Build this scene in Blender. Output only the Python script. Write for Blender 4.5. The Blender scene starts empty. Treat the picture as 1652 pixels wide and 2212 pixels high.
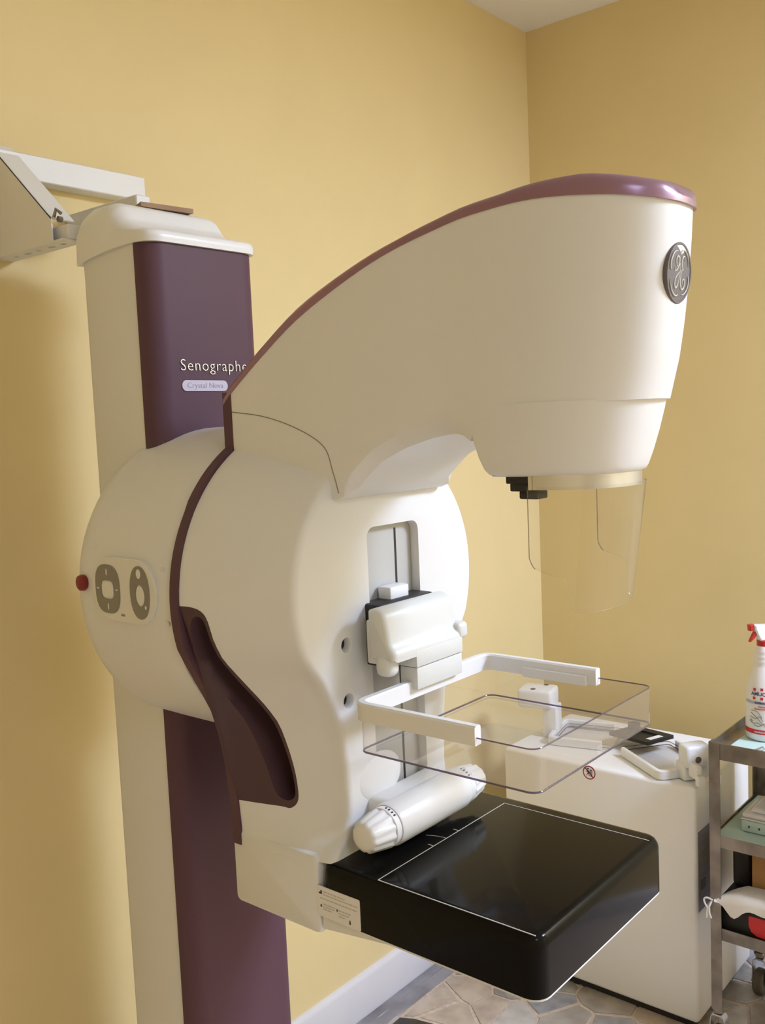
import bpy, bmesh, math, random
from mathutils import Vector, Matrix
from math import sin, cos, pi, sqrt, radians, hypot

sc = bpy.context.scene
COL = sc.collection
RND = random.Random(7)

# ---------------------------------------------------------------- camera
CAM = Vector((1.65, -2.78, 1.57))
YAW, PITCH, ROLL, FPX = radians(130.0136), radians(-5.2431), radians(-2.4832), 2068.84
fwd = Vector((cos(PITCH)*cos(YAW), cos(PITCH)*sin(YAW), sin(PITCH)))
r0 = Vector((sin(YAW), -cos(YAW), 0)); u0 = r0.cross(fwd)
rgt = cos(ROLL)*r0 + sin(ROLL)*u0; upv = -sin(ROLL)*r0 + cos(ROLL)*u0
cd = bpy.data.cameras.new('camera'); cam = bpy.data.objects.new('camera', cd); COL.objects.link(cam)
cam.matrix_world = Matrix(((rgt.x, upv.x, -fwd.x, CAM.x), (rgt.y, upv.y, -fwd.y, CAM.y), (rgt.z, upv.z, -fwd.z, CAM.z), (0, 0, 0, 1)))
cd.sensor_fit = 'VERTICAL'; cd.sensor_height = 36; cd.sensor_width = 36*1652/2212
cd.lens = FPX/2212*36; cd.clip_start = .02
sc.camera = cam
# ---------------------------------------------------------------- world, lamps, exposure
w = bpy.data.worlds.new('world'); sc.world = w; w.use_nodes = True
w.node_tree.nodes['Background'].inputs[0].default_value = (.9, .85, .7, 1)
w.node_tree.nodes['Background'].inputs[1].default_value = .05
def area(name, loc, target, size, power, colr, sy=None):
    l = bpy.data.lights.new(name, 'AREA'); l.size = size; l.energy = power; l.color = colr
    if sy: l.shape = 'RECTANGLE'; l.size_y = sy
    o = bpy.data.objects.new(name, l); COL.objects.link(o); o.location = loc
    o.rotation_euler = (Vector(target)-Vector(loc)).to_track_quat('-Z', 'Y').to_euler()
    return o
area('ceiling_lamp', (2.75, -.45, 2.74), (2.75, -.45, 0), .72, 81, (.81, 1, 1.45), .72)
area('fill_lamp_behind', (3.1, -3.0, 2.74), (3.1, -3.0, 0), .6, 10, (.81, 1, 1.44), .6)  # added fill lamp, lifts the sides turned away from the main lamp
sc.view_settings.view_transform = 'Standard'; sc.view_settings.look = 'None'
sc.view_settings.gamma = 1; sc.view_settings.use_curve_mapping = False
sc.view_settings.exposure = .28

# ---------------------------------------------------------------- materials
def mat(name, base, rough=.5, metal=0, spec=.5, coat=0, noise=0, nscale=40, bump=0, bscale=300, col2=None, trans=0):
    m = bpy.data.materials.new(name); m.use_nodes = True; nt = m.node_tree; b = nt.nodes['Principled BSDF']
    b.inputs['Base Color'].default_value = (*base, 1); b.inputs['Roughness'].default_value = rough
    b.inputs['Metallic'].default_value = metal; b.inputs['Specular IOR Level'].default_value = spec
    b.inputs['Coat Weight'].default_value = coat; b.inputs['Coat Roughness'].default_value = .08
    tc = nt.nodes.new('ShaderNodeTexCoord')
    if noise or col2:
        n = nt.nodes.new('ShaderNodeTexNoise'); n.inputs['Scale'].default_value = nscale; n.inputs['Detail'].default_value = 6
        nt.links.new(tc.outputs['Object'], n.inputs['Vector'])
        r = nt.nodes.new('ShaderNodeValToRGB'); c2 = col2 or tuple(c*(1-noise) for c in base)
        r.color_ramp.elements[0].color = (*c2, 1); r.color_ramp.elements[1].color = (*base, 1)
        r.color_ramp.elements[0].position = .35; r.color_ramp.elements[1].position = .65
        nt.links.new(n.outputs['Fac'], r.inputs['Fac']); nt.links.new(r.outputs['Color'], b.inputs['Base Color'])
    if bump:
        n = nt.nodes.new('ShaderNodeTexNoise'); n.inputs['Scale'].default_value = bscale; n.inputs['Detail'].default_value = 4
        nt.links.new(tc.outputs['Object'], n.inputs['Vector'])
        bp = nt.nodes.new('ShaderNodeBump'); bp.inputs['Strength'].default_value = bump; bp.inputs['Distance'].default_value = .001
        nt.links.new(n.outputs['Fac'], bp.inputs['Height']); nt.links.new(bp.outputs['Normal'], b.inputs['Normal'])
    return m
def clear(name, tint, fr=1.0, veil=0.0, ior=1.46):
    m = bpy.data.materials.new(name); m.use_nodes = True; nt = m.node_tree; nt.nodes.clear()
    out = nt.nodes.new('ShaderNodeOutputMaterial'); t = nt.nodes.new('ShaderNodeBsdfTransparent'); t.inputs[0].default_value = (*tint, 1)
    g = nt.nodes.new('ShaderNodeBsdfGlossy'); g.inputs['Roughness'].default_value = .04
    lw = nt.nodes.new('ShaderNodeLayerWeight'); lw.inputs['Blend'].default_value = .5      # Schlick's law, alike from both sides of the thin sheet
    pw = nt.nodes.new('ShaderNodeMath'); pw.operation = 'POWER'; pw.inputs[1].default_value = 5; nt.links.new(lw.outputs['Facing'], pw.inputs[0])
    f0 = ((ior-1)/(ior+1))**2
    f = nt.nodes.new('ShaderNodeMath'); f.operation = 'MULTIPLY_ADD'; f.inputs[1].default_value = 1-f0; f.inputs[2].default_value = f0*1.6; f.use_clamp = True; nt.links.new(pw.outputs[0], f.inputs[0])
    mx = nt.nodes.new('ShaderNodeMixShader'); nt.links.new(f.outputs[0], mx.inputs[0])
    nt.links.new(t.outputs[0], mx.inputs[1]); nt.links.new(g.outputs[0], mx.inputs[2])
    last = mx
    if veil:  # pale diffuse mix paints haze and soft highlights into the sheet
        d = nt.nodes.new('ShaderNodeBsdfDiffuse'); d.inputs[0].default_value = (.85, .82, .78, 1)
        m2 = nt.nodes.new('ShaderNodeMixShader'); m2.inputs[0].default_value = veil
        nt.links.new(mx.outputs[0], m2.inputs[1]); nt.links.new(d.outputs[0], m2.inputs[2]); last = m2
    nt.links.new(last.outputs[0], out.inputs[0])
    return m
M = dict(
 wall=mat('yellow wall paint', (.80, .635, .32), .65, noise=.04, nscale=3, bump=.12, bscale=160),
 ceil=mat('white ceiling paint', (.86, .83, .78), .8, bump=.1, bscale=120),
 white=mat('white enamel', (.80, .79, .775), .42, bump=.05, bscale=900),
 plastic=mat('white plastic', (.84, .83, .82), .33),
 cream=mat('cream plastic', (.80, .78, .72), .4),
 purple=mat('plum paint', (.115, .058, .078), .5, spec=.22, bump=.04, bscale=900),
 plum=mat('plum gloss cover', (.31, .175, .245), .3, metal=.35, coat=.2),
 groove=mat('dark plum soft plastic', (.075, .036, .045), .55),
 black=mat('black gloss glass fibre', (.006, .0055, .005), .12, spec=.13),
 blackm=mat('black matte plastic', (.012, .011, .01), .55),
 line=mat('white print', (.62, .6, .55), .5),
 grey=mat('grey print', (.26, .24, .2), .5),
 badge=mat('badge grey', (.15, .13, .13), .45, spec=.3),
 silver=mat('brushed metal', (.66, .67, .71), .3, metal=.9),
 chrome=mat('polished chrome letters', (.85, .83, .82), .12, metal=1),
 lsilver=mat('silver letters', (.66, .63, .63), .25, metal=.6),
 clamp=mat('shaded white plastic', (.72, .72, .68), .4), cab=mat('cabinet enamel', (.90, .88, .86), .4), steel=mat('worn steel', (.42, .38, .33), .32, metal=.9, noise=.45, nscale=14, bump=.1, bscale=60),  # clamp: white plastic greyed to carry the tube head's shade
 lav=mat('lavender plate', (.62, .56, .66), .4), lavtext=mat('lavender text', (.36, .30, .42), .5),
 red=mat('red plastic', (.50, .012, .015), .3), redprint=mat('red print', (.62, .03, .03), .5), darkred=mat('dark red button', (.22, .01, .015), .35),
 redsym=mat('dark red print', (.32, .02, .03), .5),
 ink=mat('black ink', (.02, .02, .02), .6), blue=mat('navy ink', (.05, .06, .16), .5), haze=mat('grey blue print', (.45, .46, .56), .5),
 brown=mat('brown board', (.36, .22, .12), .7, noise=.2, nscale=20), card=mat('brown cardboard', (.48, .26, .10), .8, noise=.15, nscale=30),
 cloth=mat('white cloth', (.84, .81, .79), .8, bump=.2, bscale=400), mint=mat('mint paper cloth', (.55, .70, .64), .85, noise=.08, nscale=12, bump=.2, bscale=200),
 mintbox=mat('pale mint plastic', (.55, .68, .66), .5), plate=mat('grey label plate', (.27, .26, .29), .55, noise=.12, nscale=25),
 bottle=mat('white bottle plastic', (.83, .80, .80), .35), rubber=mat('grey caster rubber', (.13, .11, .085), .75, noise=.3, nscale=30),
 base=mat('white skirting tile', (.74, .71, .72), .22, noise=.04, nscale=6), 
 cement=mat('pinkish cement', (.66, .54, .44), .5, col2=(.50, .39, .30), nscale=90),
 band=mat('grey marble strip', (.16, .145, .15), .14, col2=(.32, .30, .31), nscale=7),
 track=mat('grey track', (.52, .51, .48), .45), dot=mat('dark purple cap', (.12, .08, .095), .5),
 tray=clear('clear plastic tray', (.92, .90, .87), veil=.07), rim=clear('clear plastic edge', (.38, .31, .46), veil=.08),
 shield=clear('clear face shield', (.97, .97, .96), veil=.025, ior=1.5), sedge=clear('face shield edge', (.55, .52, .45), veil=.1),
)
STONES = [mat('marble %s' % n, a, .18, col2=b, nscale=s) for n, a, b, s in (
 ('grey', (.42, .39, .35), (.26, .24, .22), 18), ('warm grey', (.46, .40, .34), (.30, .26, .22), 12), ('beige', (.58, .48, .38), (.42, .33, .26), 14),
 ('blue grey', (.36, .35, .36), (.24, .23, .24), 22), ('pale', (.60, .54, .48), (.44, .40, .36), 16), ('brown', (.22, .16, .13), (.13, .10, .09), 16), ('black', (.025, .022, .02), (.05, .045, .04), 30))]

# ---------------------------------------------------------------- helpers
def finish(bm, ang=38):
    bmesh.ops.recalc_face_normals(bm, faces=bm.faces)
    for f in bm.faces: f.smooth = True
    a = radians(ang)
    for e in bm.edges:
        if len(e.link_faces) == 2: e.smooth = e.calc_face_angle(0) < a
def wpos(o):
    p = Vector((0, 0, 0))
    while o: p += o.location; o = o.parent
    return p
def obj(name, bm, m, parent=None, label=None, cat=None, group=None, kind=None, ang=38, recalc=True, origin=None):
    """bm is in world coordinates (parents are only translated)"""
    off = wpos(parent) if parent else Vector((0, 0, 0))
    loc = Vector((0, 0, 0))
    if origin is not None: loc = Vector(origin)-off
    bmesh.ops.translate(bm, vec=-(off+loc), verts=bm.verts)
    if recalc: finish(bm, ang)
    me = bpy.data.meshes.new(name); bm.to_mesh(me); bm.free()
    for mm in (m if isinstance(m, (list, tuple)) else [m]): me.materials.append(mm)
    o = bpy.data.objects.new(name, me); COL.objects.link(o); o.location = loc
    if parent: o.parent = parent
    return tag(o, label, cat, group, kind)
def tag(o, label=None, cat=None, group=None, kind=None):
    for k, v in (('label', label), ('category', cat), ('group', group), ('kind', kind)):
        if v: o[k] = v
    return o
def thing(name, loc, label, cat, group=None):
    o = bpy.data.objects.new(name, None); COL.objects.link(o); o.location = loc; o.empty_display_size = .05
    return tag(o, label, cat, group)
def B(): return bmesh.new()
def box(bm, x0, x1, y0, y1, z0, z1, bev=0, seg=2, mtx=None, edges=None):
    g = bmesh.ops.create_cube(bm, size=1)['verts']
    for v in g: v.co = Vector((x0+(v.co.x+.5)*(x1-x0), y0+(v.co.y+.5)*(y1-y0), z0+(v.co.z+.5)*(z1-z0)))
    vs = g
    if bev:
        es = list({e for v in g for e in v.link_edges})
        if edges: es = [e for e in es if edges((e.verts[1].co-e.verts[0].co).normalized(), (e.verts[0].co+e.verts[1].co)/2)]
        r = bmesh.ops.bevel(bm, geom=es, offset=bev, segments=seg, profile=.5, affect='EDGES')
        vs = list({v for f in r['faces'] for v in f.verts} | {v for v in g if v.is_valid})
    if mtx: bmesh.ops.transform(bm, matrix=mtx, verts=vs)
    return vs
def boxb(*a, **k):
    bm = B(); box(bm, *a, **k); return bm
def loft(bm, rings, cap0=True, cap1=True, closed=True):
    R = [[bm.verts.new(p) for p in r] for r in rings]; n = len(R[0])
    for a, b in zip(R, R[1:]):
        for i in range(n if closed else n-1):
            j = (i+1) % n; q = [a[i], a[j], b[j], b[i]]
            u = []
            for v in q:
                if v not in u: u.append(v)
            if len(u) > 2: bm.faces.new(u)
    if cap0: bm.faces.new(R[0])
    if cap1: bm.faces.new(R[-1])
    return R
def prism(bm, pts, f, d0, d1, inset=0):
    """2-D outline pts -> f(u,v,depth); optional small bevel on both faces"""
    if inset:
        a = sum((Vector(p) for p in pts), Vector((0, 0)))/len(pts)
        def off(s): return offset(pts, s)
        rings = [[f(*p, d0) for p in off(inset)], [f(*p, d0+inset) for p in pts], [f(*p, d1-inset) for p in pts], [f(*p, d1) for p in off(inset)]]
    else: rings = [[f(*p, d0) for p in pts], [f(*p, d1) for p in pts]]
    loft(bm, rings)
def offset(pts, d):
    """offset polygon inwards by d"""
    n = len(pts); P = [Vector(p) for p in pts]
    A = sum(P[i].x*P[(i+1) % n].y-P[(i+1) % n].x*P[i].y for i in range(n)); s = 1 if A > 0 else -1
    out = []
    for i in range(n):
        a, b, c = P[i-1], P[i], P[(i+1) % n]
        t1 = (b-a).normalized() if (b-a).length > 1e-9 else Vector((1, 0)); t2 = (c-b).normalized() if (c-b).length > 1e-9 else t1
        n1 = Vector((-t1.y, t1.x))*s; n2 = Vector((-t2.y, t2.x))*s
        k = n1+n2; k = k/max(k.length_squared/2, .35) if k.length > 1e-6 else n1
        out.append(tuple(b+k*d))
    return out
def rrect(x0, x1, y0, y1, r, n=5):
    out = []
    for cx, cy, a in ((x1-r, y1-r, 0), (x0+r, y1-r, 90), (x0+r, y0+r, 180), (x1-r, y0+r, 270)):
        for k in range(n+1):
            t = radians(a+90*k/n); out.append((cx+r*cos(t), cy+r*sin(t)))
    return out
def ellipse(cx, cy, a, b, n=28, p=2):
    return [(cx+a*math.copysign(abs(cos(t))**(2/p), cos(t)), cy+b*math.copysign(abs(sin(t))**(2/p), sin(t))) for t in (2*pi*k/n for k in range(n))]
def lathe(bm, prof, c, axis='Z', n=32, cap=True):
    c = Vector(c); ax = {'X': 0, 'Y': 1, 'Z': 2}[axis]; rings = []
    for r, h in prof:
        ring = []
        for k in range(n):
            t = 2*pi*k/n; p = [0, 0, 0]; p[ax] = h; p[(ax+1) % 3] = r*cos(t); p[(ax+2) % 3] = r*sin(t); ring.append(c+Vector(p))
        rings.append(ring)
    loft(bm, rings, cap, cap)
def tube(bm, path, r, n=8, cyc=False):
    P = [Vector(p) for p in path]; rings = []; up = None
    for i, p in enumerate(P):
        a = P[i-1] if (i or cyc) else P[i]; b = P[(i+1) % len(P)] if (i < len(P)-1 or cyc) else P[i]
        t = (b-a).normalized()
        if up is None: up = t.orthogonal().normalized()
        up = (up-t*up.dot(t)).normalized(); s = t.cross(up)
        rr = r[i] if isinstance(r, (list, tuple)) else r
        rings.append([p+(up*cos(2*pi*k/n)+s*sin(2*pi*k/n))*rr for k in range(n)])
    if cyc: rings.append(rings[0])
    loft(bm, rings, not cyc, not cyc)
    if cyc: bmesh.ops.remove_doubles(bm, verts=bm.verts, dist=1e-6)
def spline(pts, n=8):
    """Catmull-Rom through points (tuples of any dimension)"""
    P = [Vector(p) for p in pts]; out = []
    for i in range(len(P)-1):
        p0 = P[i-1] if i else P[0]*2-P[1]; p1, p2 = P[i], P[i+1]; p3 = P[i+2] if i+2 < len(P) else P[-1]*2-P[-2]
        for k in range(n):
            t = k/n
            out.append(.5*((2*p1)+(p2-p0)*t+(2*p0-5*p1+4*p2-p3)*t*t+(3*p1-p0-3*p2+p3)*t**3))
    out.append(P[-1]); return [tuple(p) for p in out]
def interp(x, xs, ys):
    if x <= xs[0]: return ys[0]
    for i in range(len(xs)-1):
        if x <= xs[i+1]:
            t = (x-xs[i])/(xs[i+1]-xs[i]); return ys[i]*(1-t)+ys[i+1]*t
    return ys[-1]
def resample(pts, n):
    P = [Vector(p) for p in pts]; L = [0]
    for a, b in zip(P, P[1:]): L.append(L[-1]+(b-a).length)
    out = []
    for k in range(n):
        s = L[-1]*k/(n-1); i = 0
        while i < len(P)-2 and L[i+1] < s: i += 1
        t = (s-L[i])/max(L[i+1]-L[i], 1e-9); out.append(tuple(P[i].lerp(P[i+1], min(max(t, 0), 1))))
    return out
def boolean(bm, cutters):
    """bm minus each cutter bmesh, returned as a new bmesh"""
    def tmp(b):
        finish(b); me = bpy.data.meshes.new('tmp'); b.to_mesh(me); b.free(); o = bpy.data.objects.new('tmp', me); COL.objects.link(o); return o
    a = tmp(bm); cs = [tmp(c) for c in cutters]
    for c in cs:
        md = a.modifiers.new('b', 'BOOLEAN'); md.operation = 'DIFFERENCE'; md.object = c; md.solver = 'EXACT'
    dg = bpy.context.evaluated_depsgraph_get(); dg.update()
    me = bpy.data.meshes.new_from_object(a.evaluated_get(dg)); out = bmesh.new(); out.from_mesh(me); bpy.data.meshes.remove(me)
    for o in [a]+cs:
        me = o.data; bpy.data.objects.remove(o); bpy.data.meshes.remove(me)
    return out
def text_bm(s, size, ext=.0004, bold=0.0, spacing=1.0):
    """flat lettering in the XY plane, centred"""
    c = bpy.data.curves.new('t', 'FONT'); c.body = s; c.size = size; c.extrude = ext; c.offset = bold; c.align_x = 'CENTER'; c.align_y = 'CENTER'
    c.space_character = spacing; c.resolution_u = 3
    o = bpy.data.objects.new('t', c); COL.objects.link(o); dg = bpy.context.evaluated_depsgraph_get(); dg.update()
    me = bpy.data.meshes.new_from_object(o.evaluated_get(dg)); bm = bmesh.new(); bm.from_mesh(me); bpy.data.meshes.remove(me)
    bpy.data.objects.remove(o); bpy.data.curves.remove(c); return bm
def place(bm, origin, ex, ey):
    """map local x,y,z onto world axes ex, ey, ex x ey"""
    ex, ey = Vector(ex).normalized(), Vector(ey).normalized(); ez = ex.cross(ey); o = Vector(origin)
    m = Matrix(((ex.x, ey.x, ez.x, o.x), (ex.y, ey.y, ez.y, o.y), (ex.z, ey.z, ez.z, o.z), (0, 0, 0, 1)))
    bmesh.ops.transform(bm, matrix=m, verts=bm.verts); return bm
def W3(x, y, z): return Vector((x+CAM.x, y+CAM.y, z+CAM.z))     # surveyed coordinates (metres from the survey station) -> room

# ================================================================ ROOM
HC = 2.797; RX, RY = 4.1, -4.3
obj('floor', boxb(-.12, RX+.12, RY-.12, .12, -.1, 0), M['cement'], kind='structure')
floor = bpy.data.objects['floor']
obj('ceiling', boxb(-.12, RX+.12, RY-.12, .12, HC, HC+.1), M['ceil'], kind='structure')
obj('wall_left', boxb(-.12, 0, RY-.12, .12, 0, HC), M['wall'], kind='structure')
obj('wall_right', boxb(0, RX+.12, 0, .12, 0, HC), M['wall'], kind='structure')
obj('wall_front', boxb(RX, RX+.12, RY-.12, 0, 0, HC), M['wall'], kind='structure')
obj('wall_back', boxb(0, RX, RY-.12, RY, 0, HC), M['wall'], kind='structure')
def skirting(name, a, b, horiz):
    prof = [(0, 0), (.016, 0), (.016, .104), (.012, .112), (.004, .116), (0, .116)]
    bm = B()
    if horiz: loft(bm, [[(x, -u, z) for u, z in prof] for x in (a, b)])
    else: loft(bm, [[(u, y, z) for u, z in prof] for y in (a, b)])
    obj(name, bm, M['base'], kind='structure')
skirting('baseboard_left', RY, -.016, False)
skirting('baseboard_right', 0, RX, True)
# grey marble border along the left wall, slab by slab
trim = obj('trim_1', boxb(.016, .0855, RY, -.02, .0, .0008), M['cement'], kind='structure')
y = -.05
while y > -2.6:
    L = RND.uniform(.28, .42)
    bm = boxb(.017, .047, y-L, y-.002, .0, .003, .001, 1); box(bm, .049, .085, y-L, y-.002, 0, .003, .001, 1)
    obj('slab', bm, M['band'], trim); y -= L
# crazy-paving marble pieces of the terrazzo floor
def clip(poly, p, n):
    out = []
    for i in range(len(poly)):
        a, b = poly[i], poly[(i+1) % len(poly)]; da = (a-p).dot(n); db = (b-p).dot(n)
        if da <= 0: out.append(a)
        if da*db < 0: out.append(a.lerp(b, da/(da-db)))
    return out
seeds = []
X0, X1, Y0, Y1 = .09, 1.25, -1.45, -.02
tries = 0
while len(seeds) < 150 and tries < 6000:
    tries += 1
    p = Vector((RND.uniform(X0, X1), RND.uniform(Y0, Y1)))
    dmin = RND.choice((.045, .08, .12, .13))
    if all((p-q).length > dmin for q in seeds): seeds.append(p)
for p in seeds:
    poly = [Vector(c) for c in ((X0, Y0), (X1, Y0), (X1, Y1), (X0, Y1))]
    for q in seeds:
        if q is not p and (q-p).length < .6: poly = clip(poly, (p+q)/2, (q-p).normalized())
        if len(poly) < 3: break
    if len(poly) < 3: continue
    g = RND.uniform(.0015, .0075)
    pts = offset([tuple(v) for v in poly], g)
    pts = [tuple(Vector(c)+Vector((RND.uniform(-.003, .003), RND.uniform(-.003, .003)))) for c in pts]
    h = RND.uniform(.0022, .0034); bm = B()
    loft(bm, [[(*c, -.002) for c in pts], [(*c, h-.0008) for c in pts], [(*c, h) for c in offset(pts, .001)]])
    near_black = (p-Vector((.13, -.93))).length < .09
    m = STONES[6] if near_black and RND.random() < .7 else RND.choices(STONES, (5, 7, 8, 3, 4, 1.2, .4))[0]
    obj('stone', bm, m, floor)

# ================================================================ MAMMOGRAPHY MACHINE
YC = 1.0425
base = W3(-1.32, YC, 0); base.z = 0
mach = thing('mammography_machine', base, 'tall white and plum mammography machine with curved arm and black detector plate', 'medical machine')
FZ = -CAM.z
def part(name, bm, m, parent=None, **k): return obj(name, bm, m, parent or mach, **k)
# column: white rear housing and plum front panel
bm = B(); h = .114
pts = rrect(-1.409, -1.245, YC-h+.002, YC+h-.002, .012, 3)
loft(bm, [[W3(x, y, z) for x, y in pts] for z in (FZ+.03, .2975)])
part('column_housing', bm, M['white'])
bm = B(); hp = h+.0012
front = [(-1.26, YC+hp)]+[(-1.227-.034+.034*cos(t), YC+hp-.034+.034*sin(t)) for t in (pi/2*(1-k/8) for k in range(9))]
front += [(x, 2*YC-y) for x, y in reversed(front)]
loft(bm, [[W3(x, y, z) for x, y in front] for z in (FZ+.03, .2975)])
pan = part('front_panel', bm, M['purple'], label='plum painted front panel')
part('base_plate', boxb(*[v+o for v, o in ((-1.44, CAM.x), (-1.19, CAM.x), (YC-.15, CAM.y), (YC+.15, CAM.y), (FZ, CAM.z), (FZ+.035, CAM.z))], bev=.008), M['white'])
# column cap: ogee profile drawn in X-Z, run across Y
prof = spline([(-1.2215, .2965), (-1.221, .308), (-1.227, .3155), (-1.250, .3215), (-1.275, .3285), (-1.292, .340), (-1.302, .354), (-1.312, .366), (-1.328, .3730)], 6)+[(-1.378, .3735), (-1.398, .366), (-1.410, .348), (-1.413, .2815), (-1.375, .289), (-1.32, .2945), (-1.26, .2965)]
bm = B(); hw = .1175
def capring(y, sd):
    dx = .03-sqrt(max(.03**2-max(.03-sd, 0)**2, 0)); dz = .034-sqrt(max(.034**2-max(.034-sd, 0)**2, 0))
    out = []
    for x, z in prof:
        out.append(W3(x-dx*min(1, max(0, (x+1.33)/.05)), y, z-dz*min(1, max(0, (z-.315)/.04))))
    return out
st_ = (.0002, .002, .005, .010, .017, .024, .034)
loft(bm, [capring(YC-hw+d, d) for d in st_]+[capring(YC+hw-d, d) for d in reversed(st_)])
part('column_cap', bm, M['plastic'])
# raised letters and model plate on the front panel (faces +X, reading direction +Y)
xf = -1.2268+.0006
bm = text_bm('Senographe', .0235, .0010, -.00035, 1.1)
lx = [v.co.x for v in bm.verts]; wid = max(lx)-min(lx)
bmesh.ops.scale(bm, vec=(.140/wid, 1.12, 1), verts=bm.verts)
part('lettering', place(bm, W3(xf, YC+.0055, .1065), (0, 1, 0), (0, 0, 1)), M['lsilver'], pan, label='raised chrome lettering', recalc=False)
bm = B(); prism(bm, rrect(-.0475, .0475, -.0088, .0088, .0086, 6), lambda u, v, d: (u, v, d), 0, .0012, .0003)
pl = part('model_plate', place(bm, W3(xf-.0004, YC-.0165, .0745), (0, 1, 0), (0, 0, 1)), M['lav'], pan, label='small lavender plate with rounded ends')
bm = text_bm('Crystal Nova', .0128, .0002, -.0002); lx = [v.co.x for v in bm.verts]
bmesh.ops.scale(bm, vec=(.074/(max(lx)-min(lx)), 1, 1), verts=bm.verts)
part('lettering', place(bm, W3(xf+.0010, YC-.0165, .0748), (0, 1, 0), (0, 0, 1)), M['lavtext'], pl, recalc=False)

# gantry housing: barrel on the column
ZG = -.234
bm = B()
lathe(bm, [(.10, -1.297), (.205, -1.297), (.224, -1.295), (.234, -1.289), (.2395, -1.279), (.2405, -1.262), (.2405, -1.20), (.2405, -1.12), (.240, -1.075), (.237, -1.064), (.228, -1.060), (.10, -1.060)], W3(0, YC, ZG), 'X', 72)
gant = part('gantry_housing', bm, M['white'])
bm = B(); lathe(bm, [(.22, -1.062), (.2315, -1.0605), (.2315, -1.054), (.22, -1.053)], W3(0, YC, ZG), 'X', 72)
part('joint_gap', bm, M['blackm'], gant)
# operating panel on its flank (faces -Y): local u = X, v = Z
PY = YC-.2408
def flank(u, v, d): return W3(-1.163+u, PY-d, -.222+v)
bm = B(); prism(bm, rrect(-.077, .077, -.047, .047, .046, 10), flank, -.012, .0025, .0015)
cp = part('control_panel', bm, M['cream'], gant)
bm = B(); pts = rrect(-.0715, .0715, -.0415, .0415, .0405, 10); loft(bm, [[flank(*p, d) for p in q] for q, d in ((pts, .002), (pts, .0045), (offset(pts, .0016), .0045), (offset(pts, .0016), .002))], False, False)
def ring(outer, inner, d0, d1, f):
    bm = B(); loft(bm, [[f(*p, d) for p in q] for q, d in ((outer, d0), (outer, d1), (inner, d1), (inner, d0))], False, False); return bm
part('button_ring', ring(ellipse(-.037, 0, .030, .036, 36, 2.8), ellipse(-.037, -.001, .0155, .0135, 36, 3.4), .001, .0034, flank), M['grey'], gant)
part('button_ring', ring(ellipse(.040, 0, .0225, .038, 36, 2.2), ellipse(.041, -.004, .0105, .0155, 36, 2), .001, .0034, flank), M['grey'], gant)
bm = B(); prism(bm, ellipse(-.037, -.001, .014, .012, 28, 3.4), flank, .002, .0038, .0008); part('button', bm, M['cream'], gant)
bm = B(); prism(bm, ellipse(.041, -.004, .0095, .0145, 28), flank, .002, .0038, .0008); part('button', bm, M['cream'], gant)
bm = B(); prism(bm, ellipse(.040, .027, .005, .007, 16), flank, .003, .0042, .0005); part('button', bm, M['cream'], gant)
bm = B()
for u, v, a, b_ in ((-.037, .025, .0012, .005), (-.037, -.026, .0012, .005), (-.060, 0, .003, .0012), (-.014, 0, .003, .0012), (.053, -.02, .002, .003)):
    prism(bm, ellipse(u, v, a, b_, 10), flank, .003, .0039)
part('button_marks', bm, M['cream'], gant, kind='stuff')
bm = B(); prism(bm, rrect(-.008, .001, -.0375, -.0345, .001, 2), flank, .002, .003); part('logo_strip', bm, M['grey'], gant)
bm = B(); lathe(bm, [(.006, .012), (.006, .0005), (.0115, 0), (.0125, -.004), (.0115, -.0085), (.007, -.0105)], W3(-1.266, YC-.2385, -.218), 'Y', 24)
part('emergency_button', bm, M['darkred'], gant, label='red emergency push button')
for x, z in ((-1.078, -.187), (-1.071, -.262), (-1.245, -.165)):
    a = sqrt(.2402**2-(z-ZG)**2); bm = B(); lathe(bm, [(.004, .002), (.004, -.0006), (.0033, -.0009)], W3(x, YC-a, z), 'Y', 16); part('screw_cap', bm, M['cream'], gant)

# C-arm body: pear outline at the back lofted to a smaller one in front
def half(rows, cz, r, zt, n=26):
    out = []
    ang = pi/2
    for k in range(n):
        t = pi/2-(pi/2-zt)*k/(n-1); out.append((r*cos(t), cz+r*sin(t)))
    return out+rows
RO = half([(.222, -.322), (.211, -.343), (.196, -.370), (.181, -.400), (.172, -.435), (.165, -.469), (.159, -.527), (.156, -.575), (.156, -.600)], -.234, .243, radians(-15))
FO = half([(.182, -.298), (.165, -.320), (.148, -.341), (.130, -.376), (.117, -.412), (.111, -.478), (.110, -.52), (.1135, -.545), (.124, -.563), (.142, -.574), (.152, -.585)], -.224, .196, radians(-15))
NN = 56; RO = resample(RO, NN); FO = resample(FO, NN)
def outline(x, grow=0.0, k=NN):
    t = (x+1.035)/(-.866+1.035); t2 = min(max(t, 0), 1); bul = .010*4*t2*(1-t2)*.5
    R = []
    for (a, b), (c, d) in zip(RO, FO): R.append((max(a*(1-t)+c*t+bul*(1 if a > .01 else 0)+(grow if a > .01 else 0), 0), b*(1-t)+d*t+(bul+grow if b > -.05 and a <= .05 else 0)))
    return R
def full(half_, x):
    return [W3(x, YC-hh, z) for hh, z in half_]+[W3(x, YC+hh, z) for hh, z in reversed(half_[1:])]
def inner(o, s): return [(max(hh-s*(1 if hh > 1e-6 else 0), 0), z-s*max(0, min(1, (z+.224)/.19)) if z > -.224 else z) for hh, z in o]
bm = B()
rings = [full(outline(x), x) for x in (-1.036, -1.0, -.96, -.92, -.892)]
for x, s in ((-.878, .0005), (-.870, .0022), (-.8655, .0048), (-.8630, .0085), (-.862, .013)): rings.append(full(inner(outline(-.880), s), x))
loft(bm, rings)
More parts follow.
